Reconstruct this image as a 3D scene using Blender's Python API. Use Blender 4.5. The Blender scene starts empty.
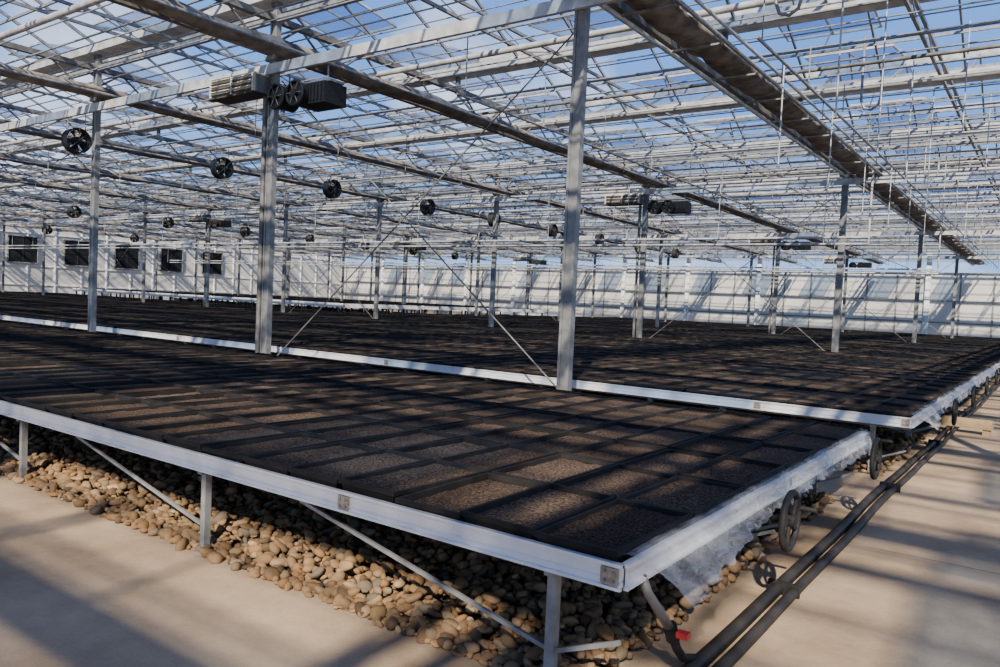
import bpy, math, random
import numpy as np
from mathutils import Vector, Matrix, noise
random.seed(7)
EYE=1.64
COLX=[0.95-5.8*i for i in range(-1,12)]
COLY=[8.1+14.1*j for j in range(-1,4)]
XR,XL=9.0,-67.0
YN,YF=-6.0,61.0

# ------------------------------------------------------------ materials
def newmat(name):
    m=bpy.data.materials.new(name); m.use_nodes=True
    nt=m.node_tree; nt.nodes.clear()
    out=nt.nodes.new('ShaderNodeOutputMaterial')
    return m,nt,out
def N(nt,t,**k):
    n=nt.nodes.new(t)
    for a,b in k.items(): setattr(n,a,b)
    return n
def pbr(name,col,col2=None,scale=8.0,rough=0.5,metal=0.0,bump=0.0,bscale=None,spec=0.5,tint=0.0):
    m,nt,out=newmat(name)
    p=N(nt,'ShaderNodeBsdfPrincipled')
    p.inputs['Roughness'].default_value=rough; p.inputs['Metallic'].default_value=metal
    p.inputs['Specular IOR Level'].default_value=spec
    tc=N(nt,'ShaderNodeTexCoord')
    nz=N(nt,'ShaderNodeTexNoise'); nz.inputs['Scale'].default_value=scale; nz.inputs['Detail'].default_value=5
    nt.links.new(tc.outputs['Object'],nz.inputs['Vector'])
    mx=N(nt,'ShaderNodeMix',data_type='RGBA')
    mx.inputs[6].default_value=(*col,1); c2=col2 or tuple(c*0.7 for c in col); mx.inputs[7].default_value=(*c2,1)
    rm=N(nt,'ShaderNodeMapRange'); rm.inputs[1].default_value=0.35; rm.inputs[2].default_value=0.65
    nt.links.new(nz.outputs['Fac'],rm.inputs[0]); nt.links.new(rm.outputs[0],mx.inputs[0])
    last=mx.outputs[2]
    if tint>0:
        at=N(nt,'ShaderNodeAttribute',attribute_name='tint')
        cr=N(nt,'ShaderNodeValToRGB'); e=cr.color_ramp.elements; cr.color_ramp.interpolation='LINEAR'
        e[0].position=0; e[0].color=(0.30,0.27,0.25,1); e[1].position=1; e[1].color=(1.45,1.35,1.20,1)
        for ps,cc in ((0.2,(0.75,0.64,0.50)),(0.38,(1.05,0.88,0.62)),(0.5,(0.60,0.66,0.70)),(0.62,(1.12,1.0,0.82)),(0.8,(0.9,0.68,0.45))):
            q=e.new(ps); q.color=(*cc,1)
        nt.links.new(at.outputs['Fac'],cr.inputs[0])
        vm=N(nt,'ShaderNodeVectorMath',operation='MULTIPLY')
        nt.links.new(last,vm.inputs[0]); nt.links.new(cr.outputs[0],vm.inputs[1]); last=vm.outputs[0]
    nt.links.new(last,p.inputs['Base Color'])
    if bump>0:
        n2=N(nt,'ShaderNodeTexNoise'); n2.inputs['Scale'].default_value=bscale or scale*4; n2.inputs['Detail'].default_value=6
        nt.links.new(tc.outputs['Object'],n2.inputs['Vector'])
        b=N(nt,'ShaderNodeBump'); b.inputs['Strength'].default_value=bump; b.inputs['Distance'].default_value=0.02
        nt.links.new(n2.outputs['Fac'],b.inputs['Height']); nt.links.new(b.outputs[0],p.inputs['Normal'])
    nt.links.new(p.outputs[0],out.inputs[0])
    return m
M={}
M['alu']=pbr('aluminium',(0.72,0.73,0.74),(0.60,0.61,0.63),6,0.4,0.35,spec=0.5)
M['galv']=pbr('galvanised_steel',(0.28,0.28,0.27),(0.17,0.17,0.165),10,0.5,0.35)
M['col']=pbr('galvanised_column_steel',(0.20,0.20,0.195),(0.13,0.13,0.125),9,0.55,0.3)
M['galvd']=pbr('galvanised_steel_weathered',(0.17,0.16,0.148),(0.085,0.08,0.073),7,0.6,0.3)
M['white']=pbr('white_painted_metal',(0.74,0.74,0.72),(0.6,0.6,0.58),4,0.5)
M['pipe']=pbr('light_pipe',(0.48,0.48,0.465),(0.29,0.29,0.28),5,0.45,0.2)
M['black']=pbr('black_plastic',(0.014,0.014,0.015),(0.024,0.023,0.022),12,0.6,spec=0.3)
M['tray']=pbr('black_tray_plastic',(0.011,0.010,0.009),(0.020,0.016,0.014),9,0.75,spec=0.15)
M['iron']=pbr('black_cast_iron',(0.010,0.010,0.010),(0.022,0.020,0.018),20,0.65,0.0,spec=0.2)
M['rubber']=pbr('black_pipe',(0.014,0.012,0.010),(0.035,0.029,0.024),5,0.6,bump=0.1,spec=0.25)
M['fabric']=pbr('shade_screen_fabric',(0.24,0.21,0.175),(0.10,0.088,0.073),4,0.9,bump=0.5,bscale=15,spec=0.2)
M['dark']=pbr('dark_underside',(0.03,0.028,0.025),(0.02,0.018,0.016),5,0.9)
M['red']=pbr('red_valve',(0.5,0.03,0.02),(0.4,0.02,0.02),5,0.4)
M['brass']=pbr('bracket_steel',(0.42,0.34,0.25),(0.26,0.19,0.12),30,0.5,0.3)
M['cream']=pbr('cream_heater_metal',(0.58,0.53,0.43),(0.46,0.42,0.34),5,0.5)
M['wood']=pbr('timber',(0.32,0.22,0.12),(0.25,0.17,0.09),12,0.8)
M['pebble']=pbr('river_pebble',(0.26,0.178,0.105),(0.17,0.122,0.08),5,0.85,tint=0.6,bump=0.2,bscale=40,spec=0.25)
M['winglass']=pbr('dark_window_glass',(0.008,0.010,0.012),(0.015,0.017,0.02),2,0.6,spec=0.1)

def soil():
    m,nt,out=newmat('potting_soil')
    p=N(nt,'ShaderNodeBsdfPrincipled'); p.inputs['Roughness'].default_value=1.0; p.inputs['Specular IOR Level'].default_value=0.03
    tc=N(nt,'ShaderNodeTexCoord')
    n1=N(nt,'ShaderNodeTexNoise'); n1.inputs['Scale'].default_value=75; n1.inputs['Detail'].default_value=5; n1.inputs['Roughness'].default_value=0.7
    n2=N(nt,'ShaderNodeTexNoise'); n2.inputs['Scale'].default_value=2.0; n2.inputs['Detail'].default_value=3
    for n in (n1,n2): nt.links.new(tc.outputs['Object'],n.inputs['Vector'])
    r=N(nt,'ShaderNodeValToRGB'); e=r.color_ramp.elements
    e[0].position=0.36; e[0].color=(0.022,0.0145,0.0105,1)
    e[1].position=0.70; e[1].color=(0.23,0.165,0.118,1)
    k=r.color_ramp.elements.new(0.5); k.color=(0.082,0.056,0.040,1)
    nt.links.new(n1.outputs['Fac'],r.inputs[0])
    at=N(nt,'ShaderNodeAttribute',attribute_name='tint')
    mr=N(nt,'ShaderNodeMapRange'); mr.inputs[3].default_value=0.7; mr.inputs[4].default_value=1.2
    nt.links.new(at.outputs['Fac'],mr.inputs[0])
    m2=N(nt,'ShaderNodeMapRange'); m2.inputs[1].default_value=0.3; m2.inputs[2].default_value=0.7; m2.inputs[3].default_value=0.75; m2.inputs[4].default_value=1.2
    nt.links.new(n2.outputs['Fac'],m2.inputs[0])
    mu=N(nt,'ShaderNodeMath',operation='MULTIPLY'); nt.links.new(mr.outputs[0],mu.inputs[0]); nt.links.new(m2.outputs[0],mu.inputs[1])
    vm=N(nt,'ShaderNodeVectorMath',operation='SCALE'); nt.links.new(r.outputs[0],vm.inputs[0]); nt.links.new(mu.outputs[0],vm.inputs['Scale'])
    nt.links.new(vm.outputs[0],p.inputs['Base Color'])
    b=N(nt,'ShaderNodeBump'); b.inputs['Strength'].default_value=0.9; b.inputs['Distance'].default_value=0.02
    nt.links.new(n1.outputs['Fac'],b.inputs['Height']); nt.links.new(b.outputs[0],p.inputs['Normal'])
    nt.links.new(p.outputs[0],out.inputs[0]); return m
M['soil']=soil()

def concrete():
    m,nt,out=newmat('concrete_floor')
    p=N(nt,'ShaderNodeBsdfPrincipled'); p.inputs['Roughness'].default_value=0.9; p.inputs['Specular IOR Level'].default_value=0.15
    tc=N(nt,'ShaderNodeTexCoord')
    n1=N(nt,'ShaderNodeTexNoise'); n1.inputs['Scale'].default_value=0.8; n1.inputs['Detail'].default_value=10; n1.inputs['Roughness'].default_value=0.72
    n2=N(nt,'ShaderNodeTexNoise'); n2.inputs['Scale'].default_value=60; n2.inputs['Detail'].default_value=4
    for n in (n1,n2): nt.links.new(tc.outputs['Object'],n.inputs['Vector'])
    r=N(nt,'ShaderNodeValToRGB'); e=r.color_ramp.elements
    e[0].position=0.34; e[0].color=(0.22,0.152,0.094,1); e[1].position=0.64; e[1].color=(0.40,0.295,0.190,1)
    nt.links.new(n1.outputs['Fac'],r.inputs[0])
    sx=N(nt,'ShaderNodeSeparateXYZ'); nt.links.new(tc.outputs['Object'],sx.inputs[0])
    a=N(nt,'ShaderNodeMath',operation='ADD'); a.inputs[1].default_value=100-5.2+0.0; nt.links.new(sx.outputs[1],a.inputs[0])
    bb=N(nt,'ShaderNodeMath',operation='PINGPONG'); bb.inputs[1].default_value=1.8; nt.links.new(a.outputs[0],bb.inputs[0])
    c=N(nt,'ShaderNodeMath',operation='LESS_THAN'); c.inputs[1].default_value=0.007; nt.links.new(bb.outputs[0],c.inputs[0])
    gt=N(nt,'ShaderNodeMath',operation='GREATER_THAN'); gt.inputs[1].default_value=-1.0; nt.links.new(sx.outputs[0],gt.inputs[0])
    jm=N(nt,'ShaderNodeMath',operation='MULTIPLY'); nt.links.new(c.outputs[0],jm.inputs[0]); nt.links.new(gt.outputs[0],jm.inputs[1])
    mm=N(nt,'ShaderNodeMath',operation='MULTIPLY'); mm.inputs[1].default_value=0.65; nt.links.new(jm.outputs[0],mm.inputs[0])
    mx=N(nt,'ShaderNodeMix',data_type='RGBA'); nt.links.new(mm.outputs[0],mx.inputs[0]); nt.links.new(r.outputs[0],mx.inputs[6]); mx.inputs[7].default_value=(0.08,0.065,0.05,1)
    m3=N(nt,'ShaderNodeMapRange'); m3.inputs[3].default_value=0.85; m3.inputs[4].default_value=1.15; nt.links.new(n2.outputs['Fac'],m3.inputs[0])
    vm=N(nt,'ShaderNodeVectorMath',operation='SCALE'); nt.links.new(mx.outputs[2],vm.inputs[0]); nt.links.new(m3.outputs[0],vm.inputs['Scale'])
    nt.links.new(vm.outputs[0],p.inputs['Base Color'])
    b=N(nt,'ShaderNodeBump'); b.inputs['Strength'].default_value=0.25; b.inputs['Distance'].default_value=0.01
    nt.links.new(n2.outputs['Fac'],b.inputs['Height']); nt.links.new(b.outputs[0],p.inputs['Normal'])
    nt.links.new(p.outputs[0],out.inputs[0]); return m
M['concrete']=concrete()

def glassy(name,tcol,dcol,fac,var=0.15,scale=0.5,gloss=0.06):
    m,nt,out=newmat(name)
    tr=N(nt,'ShaderNodeBsdfTransparent'); tr.inputs[0].default_value=(*tcol,1)
    tl=N(nt,'ShaderNodeBsdfTranslucent'); tl.inputs[0].default_value=(*dcol,1)
    df=N(nt,'ShaderNodeBsdfDiffuse'); df.inputs[0].default_value=(*dcol,1)
    gl=N(nt,'ShaderNodeBsdfGlossy'); gl.inputs['Roughness'].default_value=0.15
    m1=N(nt,'ShaderNodeMixShader'); m1.inputs[0].default_value=0.5
    nt.links.new(tl.outputs[0],m1.inputs[1]); nt.links.new(df.outputs[0],m1.inputs[2])
    m2=N(nt,'ShaderNodeMixShader')
    tc=N(nt,'ShaderNodeTexCoord'); nz=N(nt,'ShaderNodeTexNoise'); nz.inputs['Scale'].default_value=scale; nz.inputs['Detail'].default_value=4
    nt.links.new(tc.outputs['Object'],nz.inputs['Vector'])
    mr=N(nt,'ShaderNodeMapRange'); mr.inputs[1].default_value=0.3; mr.inputs[2].default_value=0.7; mr.inputs[3].default_value=max(0,fac-var); mr.inputs[4].default_value=fac+var
    nt.links.new(nz.outputs['Fac'],mr.inputs[0]); nt.links.new(mr.outputs[0],m2.inputs[0])
    nt.links.new(tr.outputs[0],m2.inputs[1]); nt.links.new(m1.outputs[0],m2.inputs[2])
    m3=N(nt,'ShaderNodeMixShader'); m3.inputs[0].default_value=gloss
    nt.links.new(m2.outputs[0],m3.inputs[1]); nt.links.new(gl.outputs[0],m3.inputs[2])
    nt.links.new(m3.outputs[0],out.inputs[0]); return m
M['glass']=glassy('roof_glass',(0.96,0.98,1.0),(0.26,0.37,0.55),0.08,0.06,0.6,0.02)
M['vent']=glassy('vent_glass',(0.46,0.57,0.76),(0.15,0.21,0.31),0.28,0.1,1.0,0.03)
M['plastic']=glassy('clear_polythene',(0.97,0.97,0.97),(0.78,0.78,0.78),0.25,0.20,5.0,0.12)

def wallmat():
    m,nt,out=newmat('white_wall_panel')
    p=N(nt,'ShaderNodeBsdfPrincipled'); p.inputs['Roughness'].default_value=0.6
    tc=N(nt,'ShaderNodeTexCoord'); nz=N(nt,'ShaderNodeTexNoise'); nz.inputs['Scale'].default_value=0.35; nz.inputs['Detail'].default_value=4
    nt.links.new(tc.outputs['Object'],nz.inputs['Vector'])
    r=N(nt,'ShaderNodeValToRGB'); e=r.color_ramp.elements
    e[0].position=0.35; e[0].color=(0.46,0.45,0.41,1); e[1].position=0.65; e[1].color=(0.70,0.67,0.60,1)
    nt.links.new(nz.outputs['Fac'],r.inputs[0]); nt.links.new(r.outputs[0],p.inputs['Base Color'])
    tl=N(nt,'ShaderNodeBsdfTranslucent'); tl.inputs[0].default_value=(0.75,0.73,0.68,1)
    mx=N(nt,'ShaderNodeMixShader'); mx.inputs[0].default_value=0.3
    nt.links.new(p.outputs[0],mx.inputs[1]); nt.links.new(tl.outputs[0],mx.inputs[2]); nt.links.new(mx.outputs[0],out.inputs[0]); return m
M['wall']=wallmat()

# ------------------------------------------------------------ mesh builder
class MB:
    def __init__(s): s.v=[];s.f=[];s.m=[];s.sm=[];s.t=[];s.mats=[]
    def mi(s,k):
        if k not in s.mats: s.mats.append(k)
        return s.mats.index(k)
    def add(s,vs,fs,k,sm=False,t=0.5):
        o=len(s.v); s.v.extend([tuple(a) for a in vs]); i=s.mi(k)
        for f in fs: s.f.append(tuple(o+a for a in f)); s.m.append(i); s.sm.append(sm); s.t.append(t)
    def beam(s,p1,p2,w,h,k,up=(0,0,1)):
        p1=Vector(p1);p2=Vector(p2);d=(p2-p1).normalized();u=Vector(up)
        if abs(d.dot(u))>0.98: u=Vector((0,1,0))
        a=d.cross(u).normalized(); b=a.cross(d).normalized()
        vs=[p+a*(w/2*i)+b*(h/2*j) for p in (p1,p2) for i,j in ((-1,-1),(1,-1),(1,1),(-1,1))]
        s.add(vs,[(3,2,1,0),(4,5,6,7),(0,1,5,4),(1,2,6,5),(2,3,7,6),(3,0,4,7)],k)
    def box(s,x0,x1,y0,y1,z0,z1,k):
        vs=[(x0,y0,z0),(x1,y0,z0),(x1,y1,z0),(x0,y1,z0),(x0,y0,z1),(x1,y0,z1),(x1,y1,z1),(x0,y1,z1)]
        s.add(vs,[(3,2,1,0),(4,5,6,7),(0,1,5,4),(1,2,6,5),(2,3,7,6),(3,0,4,7)],k)
    def tube(s,p1,p2,r,k,n=6,r2=None,cap=True):
        p1=Vector(p1);p2=Vector(p2);d=(p2-p1).normalized();u=Vector((0,0,1))
        if abs(d.dot(u))>0.95: u=Vector((1,0,0))
        a=d.cross(u).normalized(); b=a.cross(d).normalized(); r2=r if r2 is None else r2
        vs=[p+(a*math.cos(2*math.pi*i/n)+b*math.sin(2*math.pi*i/n))*rr for p,rr in ((p1,r),(p2,r2)) for i in range(n)]
        s.add(vs,[(i,(i+1)%n,n+(i+1)%n,n+i) for i in range(n)],k,True)
        if cap: s.add(vs,[tuple(range(n))[::-1],tuple(range(n,2*n))],k)
    def path(s,pts,r,k,n=8,closed=False):
        pts=[Vector(p) for p in pts]; L=len(pts); vs=[]
        prev=None
        for i,p in enumerate(pts):
            if closed: d=(pts[(i+1)%L]-pts[i-1]).normalized()
            else: d=(pts[min(i+1,L-1)]-pts[max(i-1,0)]).normalized()
            u=Vector((0,0,1)) if prev is None else prev
            if abs(d.dot(u))>0.97: u=Vector((1,0,0)) if prev is None else Vector((0,1,0))
            a=d.cross(u).normalized(); b=a.cross(d).normalized(); prev=b
            vs+= [p+(a*math.cos(2*math.pi*j/n)+b*math.sin(2*math.pi*j/n))*r for j in range(n)]
        fs=[]
        for i in range(L if closed else L-1):
            q=(i+1)%L
            for j in range(n): fs.append((i*n+j,i*n+(j+1)%n,q*n+(j+1)%n,q*n+j))
        if not closed: fs+=[tuple(range(n))[::-1],tuple((L-1)*n+j for j in range(n))]
        s.add(vs,fs,k,True)
    def ring(s,c,axis,R,r,k,n=24,m=6):
        c=Vector(c);ax=Vector(axis).normalized();u=Vector((0,0,1))
        if abs(ax.dot(u))>0.9:u=Vector((1,0,0))
        a=ax.cross(u).normalized();b=ax.cross(a).normalized();vs=[];fs=[]
        for i in range(n):
            t=2*math.pi*i/n; e=a*math.cos(t)+b*math.sin(t)
            for j in range(m):
                q=2*math.pi*j/m; vs.append(c+e*(R+r*math.cos(q))+ax*(r*math.sin(q)))
        for i in range(n):
            for j in range(m): fs.append((i*m+j,i*m+(j+1)%m,((i+1)%n)*m+(j+1)%m,((i+1)%n)*m+j))
        s.add(vs,fs,k,True)
    def build(s,name,parent=None):
        me=bpy.data.meshes.new(name); me.from_pydata(s.v,[],s.f)
        for k in s.mats: me.materials.append(M[k])
        me.polygons.foreach_set('material_index',s.m); me.polygons.foreach_set('use_smooth',s.sm)
        at=me.attributes.new('tint','FLOAT','FACE'); at.data.foreach_set('value',s.t)
        me.update(); o=bpy.data.objects.new(name,me); bpy.context.collection.objects.link(o)
        if parent: o.parent=parent
        return o

# ------------------------------------------------------------ room shell
b=MB(); b.box(XL-0.2,XR,YN-4,YF+0.2,-0.1,0.0,'concrete'); b.build('floor')
b=MB()
b.box(XL,XR,YF,YF+0.08,0,4.9,'wall')
b.box(XL,XR,YF-0.02,YF+0.08,0,0.35,'galvd')
x=XL+1.0
i=0
while x<XR:
    b.box(x-0.05,x+0.05,YF-0.06,YF,0,4.9,'galv'); x+=1.95
    if i%3==2: b.box(x-0.16,x+0.16,YF-0.25,YF,0,6.3,'white')
    i+=1
for z in (1.5,3.0,4.9): b.box(XL,XR,YF-0.08,YF,z-0.05,z+0.05,'galv')
b.build('wall_back')
b=MB()
b.add([(XL,YF,4.95),(XR,YF,4.95),(XR,YF,7.0),(XL,YF,7.0)],[(0,1,2,3)],'glass'); b.build('wall_back_upper_glazing')
b=MB()
b.box(XL-0.08,XL,YN-4,YF,0,6.2,'wall')
y=YN
while y<YF:
    b.box(XL,XL+0.12,y-0.05,y+0.05,0,6.2,'white'); y+=2.11
for z in (1.2,2.7,5.3,6.2): b.box(XL,XL+0.1,YN-4,YF,z-0.05,z+0.05,'white')
b.build('wall_left')
for i in range(6):
    y=27.4+4.22*(i-1); b=MB()
    b.box(XL+0.12,XL+0.16,y-1.05,y+1.05,2.9,5.0,'winglass')
    b.box(XL+0.1,XL+0.2,y-0.03,y+0.03,2.9,5.0,'black')
    b.box(XL+0.1,XL+0.2,y-1.05,y+1.05,3.9,3.95,'black')
    for a in (y-1.09,y+1.09): b.box(XL+0.12,XL+0.22,a-0.04,a+0.04,2.9,5.0,'galv')
    for z in (2.9,5.0): b.box(XL+0.12,XL+0.22,y-1.12,y+1.12,z-0.04,z+0.04,'galv')
    b.build('window_%d'%(i+1))

# ------------------------------------------------------------ roof
P=14.1/3; ZG,ZR=6.4,7.5
g0=[8.1+P*k for k in range(-3,12)]
b=MB(); fr=MB()
for gy in g0[:-1]:
    ry=gy+P/2; ey=gy+P
    b.add([(XL,gy+0.1,ZG+0.06),(XR,gy+0.1,ZG+0.06),(XR,ry,ZR),(XL,ry,ZR)],[(0,1,2,3)],'glass')
    b.add([(XL,ry,ZR),(XR,ry,ZR),(XR,ey-0.1,ZG+0.06),(XL,ey-0.1,ZG+0.06)],[(0,1,2,3)],'glass')
    fr.beam((XL,ry,ZR),(XR,ry,ZR),0.10,0.14,'pipe')
    for ya,yb in ((gy,ry),(ey,ry)): fr.beam((XL,ya+(yb-ya)*.5,ZG+(ZR-ZG)*.5-0.05),(XR,ya+(yb-ya)*.5,ZG+(ZR-ZG)*.5-0.05),0.04,0.05,'galv')
    x=XL
    while x<=XR:
        fr.beam((x,gy+0.1,ZG+0.04),(x,ry,ZR-0.02),0.035,0.06,'galv'); fr.beam((x,ry,ZR-0.02),(x,ey-0.1,ZG+0.04),0.035,0.06,'galv'); x+=1.45
b.build('ceiling'); fr.build('roof_glazing_bars')
b=MB()
for gi,gy in enumerate(g0):
    b.box(XL,XR,gy-0.15,gy+0.15,ZG-0.07,ZG-0.04,'pipe')
    b.box(XL,XR,gy-0.18,gy-0.15,ZG-0.07,ZG+0.1,'pipe'); b.box(XL,XR,gy+0.15,gy+0.18,ZG-0.07,ZG+0.1,'pipe')
b.build('roof_gutters')
b=MB()
for gi,gy in enumerate(g0[:-1]):
    ry=gy+P/2
    for j in range(15):
        x0=-3.2-4.35*j+8.7
        for sg in (-1,1):
            if sg==1 and j%2: continue
            d=Vector((0,sg*1.7*math.cos(0.2),1.7*math.sin(-0.12)))
            p=Vector((x0,ry+sg*0.05,ZR+0.12)); q=p+Vector((-1.8,0,0))
            b.add([p,q,q+d,p+d],[(0,1,2,3)],'vent')
            for xx in (0,-0.9,-1.8): b.beam(p+Vector((xx,0,0)),p+Vector((xx,0,0))+d,0.04,0.05,'pipe')
            b.beam(p+d,q+d,0.05,0.05,'pipe')
            b.beam((x0-0.9,ry+sg*0.9,ZG+0.4),p+d*0.9+Vector((-0.9,0,0)),0.03,0.03,'galv')
b.build('roof_vents')

def truss(x):
    b=MB(); z0,z1=5.5,6.05
    for z in (z0,z1):
        b.beam((x,YN,z),(x,YF-0.3,z),0.12,0.10,'galvd')
    n=int((YF-0.3-YN)/0.73)
    for i in range(n):
        y=YN+i*0.73
        b.tube((x,y,z0 if i%2 else z1),(x,y+0.73,z1 if i%2 else z0),0.022,'galvd',5,cap=False)
    for gy in g0:
        if gy<YF: b.beam((x,gy,z1),(x,gy,ZG-0.07),0.08,0.08,'galvd')
    return b.build('roof_truss')
for x in COLX: truss(x)
for x in COLX[1:]:
    b=MB(); xx=x+2.9
    for z in (5.95,6.2): b.beam((xx,YN,z),(xx,YF-0.3,z),0.05,0.05,'galv')
    for i in range(int((YF-0.3-YN)/0.9)):
        y=YN+i*0.9; b.tube((xx,y,5.95 if i%2 else 6.2),(xx,y+0.9,6.2 if i%2 else 5.95),0.012,'galv',4,cap=False)
    b.build('lattice_purlin')
for ci,x in enumerate(COLX):
    b=MB(); n=14; ys=np.arange(YN,YF-1.5,0.3); vs=[];fs=[]
    hw=0.27 if ci==2 else 0.18
    for i,y in enumerate(ys):
        for j in range(n):
            t=2*math.pi*j/n; rr=1+0.35*noise.noise(Vector((x+3*math.cos(t),y*2.1,3*math.sin(t))))
            sag=0.025*math.sin(y*2.2+x)
            vs.append((x+0.14+hw+hw*rr*math.cos(t),y,5.50+sag+0.11*rr*math.sin(t)))
    for i in range(len(ys)-1):
        for j in range(n): fs.append((i*n+j,i*n+(j+1)%n,(i+1)*n+(j+1)%n,(i+1)*n+j))
    b.add(vs,fs,'fabric',True)
    b.tube((x+0.20+2*hw+0.08,YN,5.42),(x+0.20+2*hw+0.08,YF-1,5.42),0.03,'galv',8)
    if ci==2:
        b.tube((x+0.02,YN,5.36),(x+0.02,YF-1,5.36),0.035,'pipe',8)
        b.tube((x+0.20+2*hw+0.2,YN,5.5),(x+0.20+2*hw+0.2,YF-1,5.5),0.025,'pipe',8)
        y=YN+0.6
        while y<YF-2: b.box(x-0.05,x+0.25+2*hw,y-0.03,y+0.03,5.36,5.385,'galv'); y+=1.6
    b.build('folded_shade_screen')
b=MB()
for y in COLY:
    b.beam((XL,y-0.09,5.22),(XR,y-0.09,5.22),0.05,0.16,'pipe')
    b.box(XL,XR,y-0.13,y-0.115,5.14,5.30,'pipe')
    b.beam((XL,y,6.05),(XR,y,6.05),0.07,0.1,'galv')
b.build('longitudinal_beams')
b=MB()
y=YN+0.5;i=0
while y<YF-0.5:
    b.tube((XL+0.3,y,5.62),(XR,y,5.62),0.013,'galv',5,cap=False)
    b.tube((XL+0.3,y+0.3,5.95),(XR,y+0.3,5.95),0.02 if i%2 else 0.012,'galv',5,cap=False)
    y+=0.8;i+=1
b.build('screen_support_wires')
b=MB()
for gy in g0[:-1]:
    b.tube((XL+0.3,gy+P/2,5.78),(XR,gy+P/2,5.78),0.055,'pipe',8,cap=False)
    b.tube((XL+0.3,gy+P/4,5.85),(XR,gy+P/4,5.85),0.035,'galvd',8,cap=False)
b.build('roof_heating_pipes')

for y in COLY:
    for x in COLX:
        b=MB(); w=0.16;d=0.10
        b.box(x-w/2+0.012,x+w/2-0.012,y-d/2+0.012,y+d/2,0,ZG-0.07,'col')
        b.box(x-w/2,x-w/2+0.035,y-d/2,y+d/2,0,ZG-0.07,'col'); b.box(x+w/2-0.035,x+w/2,y-d/2,y+d/2,0,ZG-0.07,'col')
        b.box(x-0.2,x+0.2,y-0.18,y+0.18,0,0.06,'concrete')
        b.box(x-0.16,x+0.16,y-0.08,y+0.08,5.38,5.46,'galvd')
        b.build('steel_column')
for y in COLY[1:]:
    for xa,xb in ((COLX[3],COLX[2]),(COLX[6],COLX[5]),(COLX[9],COLX[8])):
        b=MB()
        b.tube((xa+0.1,y+0.12,0.5),(xb,y+0.12,5.1),0.011,'galvd',5); b.tube((xb-0.1,y+0.15,0.5),(xa,y+0.15,5.1),0.011,'galvd',5)
        b.build('cross_brace')

# ------------------------------------------------------------ benches
XE=-1.30; ZB=0.04
def bench_row(y0,nb,x1,x0,W=2.315,legs=True,full=True):
    b=MB()
    y1=y0+nb*W
    def rail(yy,sg):
        b.box(x0,x1,yy-0.012,yy+0.012,0.50+ZB,0.60+ZB,'alu')
        b.box(x0,x1,yy-0.022 if sg<0 else yy,yy if sg<0 else yy+0.022,0.588+ZB,0.602+ZB,'alu')
        b.box(x0,x1,yy-0.03 if sg<0 else yy,yy if sg<0 else yy+0.03,0.50+ZB,0.512+ZB,'alu')
        b.box(x0,x1,yy-0.018 if sg<0 else yy,yy if sg<0 else yy+0.018,0.535+ZB,0.540+ZB,'alu')
    for i in range(nb):
        ya=y0+i*W+0.01; yb=ya+W-0.02
        if full or i==0: rail(ya,-1)
        rail(yb,1)
        b.box(x1-0.02,x1,ya,yb,0.50+ZB,0.60+ZB,'alu'); b.box(x1,x1+0.02,ya,yb,0.588+ZB,0.602+ZB,'alu'); b.box(x1,x1+0.02,ya,yb,0.50+ZB,0.512+ZB,'alu')
        b.box(x0,x0+0.02,ya,yb,0.50+ZB,0.60+ZB,'alu')
        b.box(x0+0.02,x1-0.02,ya+0.02,yb-0.02,0.52+ZB,0.535+ZB,'dark')  # solid dark deck plane, added to block light below the trays
        if not legs: continue
        x=x1-0.37
        while x>x0:
            for yy in (ya+0.10,yb-0.10):
                b.box(x-0.022,x+0.022,yy-0.022,yy+0.022,0,0.50,'galv'); b.box(x-0.05,x+0.05,yy-0.05,yy+0.05,0,0.01,'galv')
                if x1-x<16 or i==0:
                    b.beam((x-0.02,yy,0.16),(x-1.65,yy,0.49),0.016,0.02,'galv')
                    xe=min(x+0.85,x1-0.05)
                    if x1-x<1: b.beam((x+0.02,yy,0.16),(xe,yy,0.16+0.33*(xe-x)/0.85),0.016,0.02,'galv')
            b.box(x-0.024,x+0.024,ya+0.05,yb-0.05,0.49,0.50+ZB,'galv')
            x-=2.53
        for yy in (ya+0.16,yb-0.16): b.tube((x0,yy,0.515),(x1-0.03,yy,0.515),0.020,'galv',8)
    xs=[x1-0.05]; x=x1-1.55
    while x>x0: xs.append(x); x-=5.8
    for x in xs:
        b.box(x-0.040,x+0.035,y0-0.014,y0-0.002,0.517+ZB,0.583+ZB,'brass')
        for dx in (-0.022,0.018):
            for dz in (0.532,0.568): b.tube((x+dx,y0-0.022,dz+ZB),(x+dx,y0-0.012,dz+ZB),0.008,'galv',6)
    return b.build('rolling_bench')

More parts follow.
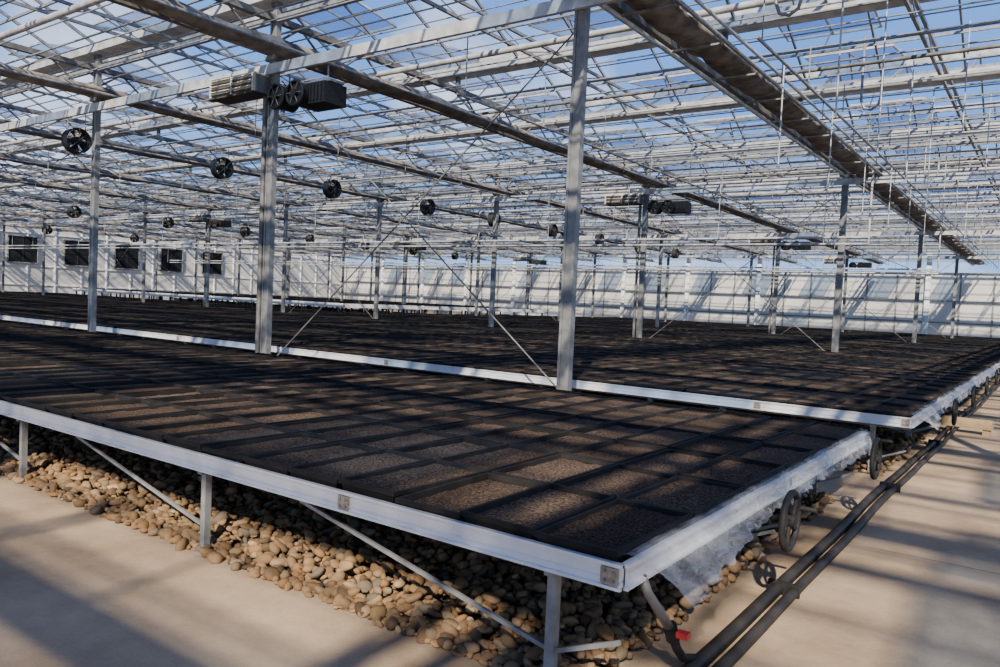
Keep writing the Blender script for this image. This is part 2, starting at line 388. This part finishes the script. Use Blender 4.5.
def trays(y0,nb,x1,x0,W=2.315,hi_x=None,lod=0,zadd=0.0):
    b=MB(); tw,tl=0.40,(W-0.02)/3
    vs=[];fs=[];ms=[];ts=[];sm=[]
    b.mi('tray'); b.mi('soil')
    rng=random.Random(int(y0*10))
    nx=int((x1-x0-0.04)/tw)
    for bi in range(nb):
        for r in range(3):
            for c in range(nx):
                cx=x1-0.03-tw*(c+0.5)+rng.uniform(-.007,.007); cy=y0+bi*W+W/2+(r-1)*tl+rng.uniform(-.009,.009)
                rot=rng.uniform(-.012,.012); zt=0.642+ZB+zadd+rng.uniform(-.008,.008); t=rng.random()
                tx=rng.uniform(-.025,.025); ty=rng.uniform(-.010,.010)
                ca,sa=math.cos(rot),math.sin(rot)
                sl=rng.uniform(0.018,0.032)
                hx,hy=tw/2-0.003,tl/2-0.007
                loops=[(0.03,0.09),(0.010,0.022),(0.0,0.022),(0.0,0.0),(0.017,0.0),(0.023,sl)] if lod==0 else [(0.02,0.085),(0.0,0.0),(0.020,0.0),(0.024,sl)]
                o=len(vs)
                def put(lx,ly,z):
                    vs.append((cx+lx*ca-ly*sa,cy+lx*sa+ly*ca,zt+z+lx*tx+ly*ty))
                for ins,dep in loops:
                    for sx,sy in ((-1,-1),(1,-1),(1,1),(-1,1)): put(sx*(hx-ins),sy*(hy-ins),-dep)
                for l in range(len(loops)-1):
                    for q in range(4):
                        fs.append((o+l*4+q,o+l*4+(q+1)%4,o+l*4+4+(q+1)%4,o+l*4+4+q)); ms.append(0);ts.append(t);sm.append(False)
                L=len(loops)-1
                if hi_x is not None and cx>hi_x:
                    gx,gy=10,19; o2=len(vs); ax=hx-0.021; ay=hy-0.021
                    for a in range(gx+1):
                        for d in range(gy+1):
                            lx=-ax+2*ax*a/gx; ly=-ay+2*ay*d/gy
                            nzv=noise.noise(Vector(((cx+lx)*14,(cy+ly)*14,t*9)))*0.006+noise.noise(Vector(((cx+lx)*40,(cy+ly)*40,t*9)))*0.005
                            put(lx,ly,-sl+nzv)
                    for a in range(gx):
                        for d in range(gy):
                            k=o2+a*(gy+1)+d; fs.append((k,k+gy+1,k+gy+2,k+1)); ms.append(1);ts.append(t);sm.append(True)
                else:
                    fs.append((o+L*4,o+L*4+1,o+L*4+2,o+L*4+3)); ms.append(1);ts.append(t);sm.append(False)
    b.v=vs;b.f=fs;b.m=ms;b.t=ts;b.sm=sm
    return b.build('seedling_trays')

Y0=2.68
bench_row(Y0,2,XE,-28); trays(Y0,2,XE,-28,hi_x=-6.5)
ROWS=[(8.75,5,2.61,-61),(22.45,2,2.68,-61),(27.81,3,2.68,-30),(36.6,5,2.70,-30),(50.8,3,2.8,-30)]
for i,(y,n,W,xx0) in enumerate(ROWS):
    bench_row(y,n,-1.14,xx0,W=W,full=False); trays(y,n,-1.14,xx0,W=W,lod=0 if i==0 else 1)

b=MB()
for (y,d) in ((29.0,6.6),(37.0,12.5)):
    x0,x1=-62,-31.5
    b.box(x0,x1,y,y+0.04,0.86,1.08,'white'); b.box(x1-0.04,x1,y,y+d,0.86,1.08,'white'); b.box(x0,x1,y+d-0.04,y+d,0.86,1.08,'white')
    b.box(x0,x1-0.04,y+0.04,y+d-0.04,0.93,0.97,'dark')
    x=x1-0.3
    while x>x0:
        for yy in (y+0.15,y+d/2,y+d-0.15): b.box(x-0.04,x+0.04,yy-0.04,yy+0.04,0,0.93,'black')
        b.box(x-0.45,x+0.4,y+0.5,y+0.9,0.05,0.55,'black')
        x-=1.3
b.build('propagation_bench')
trays(29.05,2,-31.6,-61.9,W=3.2,lod=1,zadd=0.42); trays(37.1,4,-31.6,-61.9,W=3.05,lod=1,zadd=0.42)

# ------------------------------------------------------------ pebbles
def pebbles(xa,xb,ya,yb,sp,rmin,rmax,seed,name,sub):
    import bmesh
    bm=bmesh.new(); bmesh.ops.create_icosphere(bm,subdivisions=sub,radius=1.0)
    bv=np.array([v.co[:] for v in bm.verts]); bf=np.array([[v.index for v in f.verts] for f in bm.faces]); bm.free()
    rs=np.random.RandomState(seed)
    xs=np.arange(xa,xb,sp); ys=np.arange(ya,yb,sp*0.9)
    gx,gy=np.meshgrid(xs,ys); n=gx.size
    cx=gx.ravel()+rs.uniform(-.5,.5,n)*sp; cy=gy.ravel()+rs.uniform(-.8,.8,n)*sp
    R=rmin+(rmax-rmin)*rs.rand(n)**2.4
    V=np.zeros((n,len(bv),3))
    sc=np.stack([R*rs.uniform(.95,1.4,n),R*rs.uniform(.7,1.0,n),R*rs.uniform(.5,.8,n)],1)
    al=rs.uniform(0,6.283,n); be=rs.uniform(-.7,.7,n)
    ph=rs.uniform(0,6.28,(n,1))
    w=1+0.17*np.sin(2.2*bv[None,:,0]+ph)+0.14*np.cos(2.6*bv[None,:,1]+2*ph)+0.1*np.sin(4*bv[None,:,2]+3*ph)
    L=bv[None]*w[...,None]*sc[:,None,:]
    x1=L[...,0]*np.cos(be)[:,None]+L[...,2]*np.sin(be)[:,None]; z1=-L[...,0]*np.sin(be)[:,None]+L[...,2]*np.cos(be)[:,None]
    y1=L[...,1]
    V[...,0]=x1*np.cos(al)[:,None]-y1*np.sin(al)[:,None]+cx[:,None]
    V[...,1]=x1*np.sin(al)[:,None]+y1*np.cos(al)[:,None]+cy[:,None]
    edge=np.clip((cy-ya)/0.25,0.05,1)
    V[...,2]=z1+(R*0.5+rs.rand(n)*0.08*edge)[:,None]
    F=(bf[None]+(np.arange(n)*len(bv))[:,None,None]).reshape(-1,3)
    me=bpy.data.meshes.new(name); me.from_pydata(V.reshape(-1,3).tolist(),[],F.tolist())
    me.materials.append(M['pebble']); me.polygons.foreach_set('use_smooth',[True]*len(F))
    at=me.attributes.new('tint','FLOAT','FACE'); at.data.foreach_set('value',np.repeat(rs.rand(n),len(bf)).tolist())
    o=bpy.data.objects.new(name,me); bpy.context.collection.objects.link(o)
pebbles(-9.0,-1.50,2.76,5.6,0.040,0.019,0.046,1,'pebble_bed',2)
pebbles(-3.5,-1.50,5.6,7.2,0.055,0.022,0.045,4,'pebble_bed',1)
pebbles(-22,-9.0,2.76,4.8,0.075,0.03,0.055,2,'pebble_bed',1)
pebbles(-6,-1.4,8.8,12.0,0.075,0.03,0.055,3,'pebble_bed',1)
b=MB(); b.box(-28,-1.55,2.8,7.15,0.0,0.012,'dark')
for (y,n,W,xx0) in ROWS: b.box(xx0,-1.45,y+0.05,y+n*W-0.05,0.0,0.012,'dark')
b.box(-62,-31,28,50,0,0.012,'dark')  # dark floor sheet, colours in the shade below the raised benches
b.build('pebble_base_and_bench_shade')

# ------------------------------------------------------------ polythene on bench ends
def poly(y0,y1,x,seed,flare=1.0):
    n=int((y1-y0)*46); m=16; vs=[];fs=[]; b=MB()
    for i in range(n+1):
        y=y0+(y1-y0)*i/n; e=max(0,1-(y-y0)/1.5)
        ln=0.125+0.06*noise.noise(Vector((y*1.3,seed,0)))+0.03*noise.noise(Vector((y*5,seed,3)))-0.02*e
        fl=flare*(0.045+0.05*noise.noise(Vector((y*1.1,seed,7)))+0.20*e)
        for j in range(m+1):
            t=j/m
            wv=0.035*t*noise.noise(Vector((y*5,t*3,seed)))+0.010*t*math.sin(y*26+4*noise.noise(Vector((y*3,t*2,seed))))+0.020*noise.noise(Vector((y*15,t*8,seed)))
            vs.append((x-0.05+0.078*min(1,t*5)+fl*t**1.1+wv+0.014*t, y+0.03*noise.noise(Vector((y*5,t*4,seed+2)))-0.04*e*t, 0.618+ZB+0.012*math.sin(min(1,t*5)*math.pi)-ln*max(0,t-0.12)*1.2+0.035*noise.noise(Vector((y*10,t*6,seed+5)))*t))
    for i in range(n):
        for j in range(m): k=i*(m+1)+j; fs.append((k,k+1,k+m+2,k+m+1))
    b.add(vs,fs,'plastic',True); return b.build('polythene_sheet')
poly(Y0+0.06,Y0+4.6,XE,1.3); poly(8.8,21.4,-1.14,5.1,0.8); poly(22.9,35.5,-1.14,8.1,0.8)

# ------------------------------------------------------------ handwheels
def wheel(x,y,z,R=0.15,a0=0.3):
    b=MB(); b.ring((x,y,z),(1,0,0),R,0.019,'iron',32,8)
    b.tube((x-0.03,y,z),(x+0.03,y,z),0.038,'iron',12)
    b.tube((x-0.3,y,z),(x,y,z),0.016,'iron',8)
    for k in range(5):
        t=a0+k*2*math.pi/5
        pts=[Vector((x+0.0*s,y+math.cos(t+0.5*s)*R*s,z+math.sin(t+0.5*s)*R*s)) for s in (0.15,0.4,0.7,1.0)]
        b.path(pts,0.012,'iron',6)
    b.tube((x+0.01,y+R*math.cos(a0),z+R*math.sin(a0)),(x+0.10,y+R*math.cos(a0),z+R*math.sin(a0)),0.014,'iron',8)
    return b.build('bench_handwheel')
wheel(-1.10,4.26,0.53); wheel(-1.10,6.66,0.53,a0=1.2)
for k in range(5): wheel(-0.96,10.9+2.61*k,0.53,a0=k)
for k in range(5): wheel(-0.96,24.9+2.68*k,0.53,a0=k)

# ------------------------------------------------------------ floor pipes
b=MB()
for x,r,z in ((-1.24,0.036,0.036),(-1.15,0.030,0.030)):
    pts=[(x+0.012*math.sin(y*0.9+x*2)+0.006*math.sin(y*2.3),y,z) for y in np.arange(1.2,36,0.4)]
    b.path(pts,r,'rubber',10)
for y in (4.6,8.1,11.5): b.box(-1.29,-1.11,y-0.010,y+0.010,0,0.078,'iron')
b.build('floor_water_pipes')
b=MB()
b.path([(-1.30,2.86,0.55),(-1.28,2.88,0.48),(-1.25,2.93,0.40),(-1.24,3.05,0.28)],0.02,'galvd',8)
b.tube((-1.24,3.03,0.31),(-1.24,3.07,0.24),0.03,'iron',8); b.tube((-1.24,3.05,0.275),(-1.17,3.03,0.29),0.012,'red',6); b.box(-1.205,-1.155,3.01,3.05,0.275,0.30,'red')
b.path([(-1.24,3.06,0.26),(-1.24,3.12,0.18),(-1.25,3.22,0.10),(-1.25,3.36,0.05)],0.02,'iron',8)
b.build('drain_valve')
b=MB(); b.beam((-1.32,13.3,0.15),(-0.68,13.25,0.15),0.16,0.13,'wood'); b.box(-0.8,-0.7,13.2,13.34,0.0,0.09,'wood'); b.build('timber_offcut')

# ------------------------------------------------------------ fans
def fan(x,y,z):
    b=MB(); R=0.28
    for dx in (-0.12,0.12): b.ring((x+dx,y,z),(1,0,0),R,0.016,'black',24,6)
    n=24; vs=[(x+dx,y+R*math.cos(2*math.pi*i/n),z+R*math.sin(2*math.pi*i/n)) for dx in (-0.12,0.12) for i in range(n)]
    b.add(vs,[(i,(i+1)%n,n+(i+1)%n,n+i) for i in range(n)],'black',True)
    for dx in (-0.14,0.14):
        for rr in (0.08,0.14,0.20,0.25): b.ring((x+dx,y,z),(1,0,0),rr,0.005,'black',20,4)
        for k in range(8):
            t=k*math.pi/4; b.tube((x+dx,y,z),(x+dx,y+R*math.cos(t),z+R*math.sin(t)),0.005,'galvd',4)
    b.tube((x-0.1,y,z),(x+0.1,y,z),0.09,'iron',12)
    for k in range(5):
        t=k*math.pi*0.4+0.4; c,s=math.cos(t),math.sin(t); c2,s2=math.cos(t+0.7),math.sin(t+0.7)
        b.add([(x-0.05,y+0.08*c,z+0.08*s),(x-0.06,y+0.26*c,z+0.26*s),(x+0.06,y+0.26*c2,z+0.26*s2),(x+0.05,y+0.08*c2,z+0.08*s2)],[(0,1,2,3)],'iron')
    b.tube((x,y-0.2,z+0.20),(x,y-0.2,5.6),0.012,'galv',5); b.tube((x,y+0.2,z+0.20),(x,y+0.2,5.6),0.012,'galv',5)
    return b.build('circulation_fan')
for y in (8.9,12.8,16.8,21.4,25.5,30,34.5,39,44): fan(-19.0,y,4.94)
for k in range(8): fan(-38.5,13.2+4.8*k,4.94)
for k in range(5): fan(-55,18+6*k,4.94)

# ------------------------------------------------------------ heaters
def heater(x,y):
    b=MB(); z=4.84
    X0,X1,Y0,Y1=x-1.25,x-0.10,y-0.35,y-0.02
    b.box(X0,X1,Y0+0.05,Y1,z,z+0.28,'galv')
    b.box(X0-0.02,X1+0.02,Y0+0.03,Y1+0.02,z+0.28,z+0.31,'cream'); b.box(X0-0.02,X1+0.02,Y0,Y1+0.02,z-0.03,z,'dark')
    for k in range(6): b.beam((X0,Y0+0.02,z+0.03+k*0.045),(X1,Y0+0.02,z+0.03+k*0.045),0.06,0.010,'cream' if k%2 else 'galvd',up=(0,0.5,1))
    for xx in (X0,X1,(X0+X1)/2): b.box(xx-0.02,xx+0.02,Y0,Y0+0.05,z,z+0.28,'cream')
    for xx in (X0+0.1,X1-0.1): b.tube((xx,y-0.15,z+0.28),(xx,y-0.15,5.15),0.015,'galv',5)
    z2=z-0.32; X0,X1=x+0.18,x+1.35
    b.box(X0+0.50,X1,y-0.1,y+0.35,z2+0.04,z2+0.36,'iron')
    for xx in (X0+0.2,X0+0.66):
        b.ring((xx,y-0.25,z2+0.19),(0,1,0),0.19,0.024,'iron',20,6); b.tube((xx,y-0.23,z2+0.19),(xx,y+0.1,z2+0.19),0.18,'iron',20)
        b.tube((xx,y-0.29,z2+0.19),(xx,y-0.24,z2+0.19),0.06,'iron',10)
        for k in range(6):
            t=k*math.pi/3; b.tube((xx,y-0.27,z2+0.19),(xx+0.17*math.cos(t),y-0.27,z2+0.19+0.17*math.sin(t)),0.008,'galvd',4)
    b.box(X0+0.1,X1,y+0.0,y+0.3,z2+0.38,z2+0.42,'galv')
    for k in range(4): b.box(X1-0.32+k*0.08,X1-0.30+k*0.08,y-0.13,y-0.1,z2+0.08,z2+0.32,'black')
    for xx in (X0+0.15,X1-0.1): b.tube((xx,y+0.05,z2+0.4),(xx,y+0.05,5.15),0.015,'galv',5)
    b.tube((x-0.18,y-0.02,0.3),(x-0.18,y-0.02,z),0.045,'galvd',8)
    return b.build('unit_heater')
for x in (COLX[3],COLX[7]):
    for y in COLY[1:]: heater(x,y)

# ------------------------------------------------------------ suspended pipework
b=MB()
for y in COLY[2:4]:
    for z in (3.70,3.53):
        b.tube((-60,y-0.5,z),(-4.1,y-0.5,z),0.032,'pipe',8)
    b.tube((-4.1,y-0.5,3.53),(-4.1,y-0.5,5.4),0.03,'pipe',8)
    for k in range(20): b.tube((-5.2-2.9*k,y-0.5,3.53),(-5.2-2.9*k,y-0.5,5.5),0.010,'pipe',5)
b.build('suspended_heating_pipes')
b=MB()
for (x,y0,y1,z) in ((-3.2,9.5,56,5.0),(-7.5,9.0,56,4.7),(-13.3,9.5,56,4.7),(-25,8.5,56,4.7),(-31,8.5,56,4.7),(-45,8.5,56,4.7)):
    b.tube((x,y0,z),(x,y1,z),0.022,'galv',6)
    y=y0+0.2
    while y<y1:
        b.tube((x,y,z),(x,y,5.6),0.010,'galv',5)
        b.tube((x,y+0.9,z),(x,y+0.9,z-0.28),0.008,'black',5); y+=2.2
b.build('overhead_irrigation_pipes')
b=MB()
for (x,y) in ((-2.9,9.2),(-2.9,14.0),(-2.9,21.5)):
    b.path([(x,y,6.3),(x,y,5.25),(x+0.05,y,5.12),(x+0.16,y,5.08),(x+0.26,y,5.14),(x+0.3,y,5.28),(x+0.3,y,5.5)],0.022,'galv',8)
for k in range(9): b.tube((-2.3,9.8+2.6*k,6.3),(-2.3,9.8+2.6*k,4.0),0.012,'pipe',6)
for k in range(4): b.tube((-1.4,14+4.6*k,6.3),(-1.4,14+4.6*k,4.6),0.012,'pipe',6)
for k in range(6): b.tube((-3.6,12+3.1*k,5.4),(-3.6,12+3.1*k,3.9),0.012,'pipe',6)
b.build('pipe_hangers')

# ------------------------------------------------------------ light
w=bpy.data.worlds.new('World'); bpy.context.scene.world=w; w.use_nodes=True; nt=w.node_tree; nt.nodes.clear()
out=nt.nodes.new('ShaderNodeOutputWorld'); bg=nt.nodes.new('ShaderNodeBackground'); tc=nt.nodes.new('ShaderNodeTexCoord')
sp=nt.nodes.new('ShaderNodeSeparateXYZ'); nt.links.new(tc.outputs['Generated'],sp.inputs[0])
r=nt.nodes.new('ShaderNodeValToRGB'); e=r.color_ramp.elements
e[0].position=0.0; e[0].color=(0.38,0.58,0.92,1); e[1].position=0.75; e[1].color=(0.06,0.18,0.62,1)
k=e.new(0.25); k.color=(0.15,0.36,0.86,1)
nt.links.new(sp.outputs[2],r.inputs[0])
nz=nt.nodes.new('ShaderNodeTexNoise'); nz.inputs['Scale'].default_value=3.5; nz.inputs['Detail'].default_value=6
nt.links.new(tc.outputs['Generated'],nz.inputs['Vector'])
mr=nt.nodes.new('ShaderNodeMapRange'); mr.inputs[1].default_value=0.53; mr.inputs[2].default_value=0.74; nt.links.new(nz.outputs['Fac'],mr.inputs[0])
mx=nt.nodes.new('ShaderNodeMix'); mx.data_type='RGBA'; nt.links.new(mr.outputs[0],mx.inputs[0]); nt.links.new(r.outputs[0],mx.inputs[6]); mx.inputs[7].default_value=(1.1,1.13,1.18,1)
nt.links.new(mx.outputs[2],bg.inputs[0]); bg.inputs[1].default_value=1.7; nt.links.new(bg.outputs[0],out.inputs[0])
sd=bpy.data.lights.new('sun','SUN'); sd.energy=13.5; sd.angle=0.016; sd.color=(1.0,0.90,0.76)
so=bpy.data.objects.new('sun',sd); bpy.context.collection.objects.link(so)
so.rotation_euler=Vector((-0.35,0.75,-0.62)).to_track_quat('-Z','Y').to_euler()

# ------------------------------------------------------------ camera
th=math.radians(35.85); p=math.radians(2.46); rl=math.radians(2.63)
R0=Vector((math.cos(th),math.sin(th),0)); F0=Vector((-math.sin(th),math.cos(th),0)); Z=Vector((0,0,1))
F=F0*math.cos(p)-Z*math.sin(p); U=F0*math.sin(p)+Z*math.cos(p)
Rc=R0*math.cos(rl)+U*math.sin(rl); Uc=-R0*math.sin(rl)+U*math.cos(rl)
cd=bpy.data.cameras.new('camera'); cd.lens=27.75; cd.sensor_width=36; cd.clip_end=500
co=bpy.data.objects.new('camera',cd); bpy.context.collection.objects.link(co)
mt=Matrix((Rc,Uc,-F)).transposed().to_4x4(); mt.translation=Vector((0,0,EYE)); co.matrix_world=mt
bpy.context.scene.camera=co
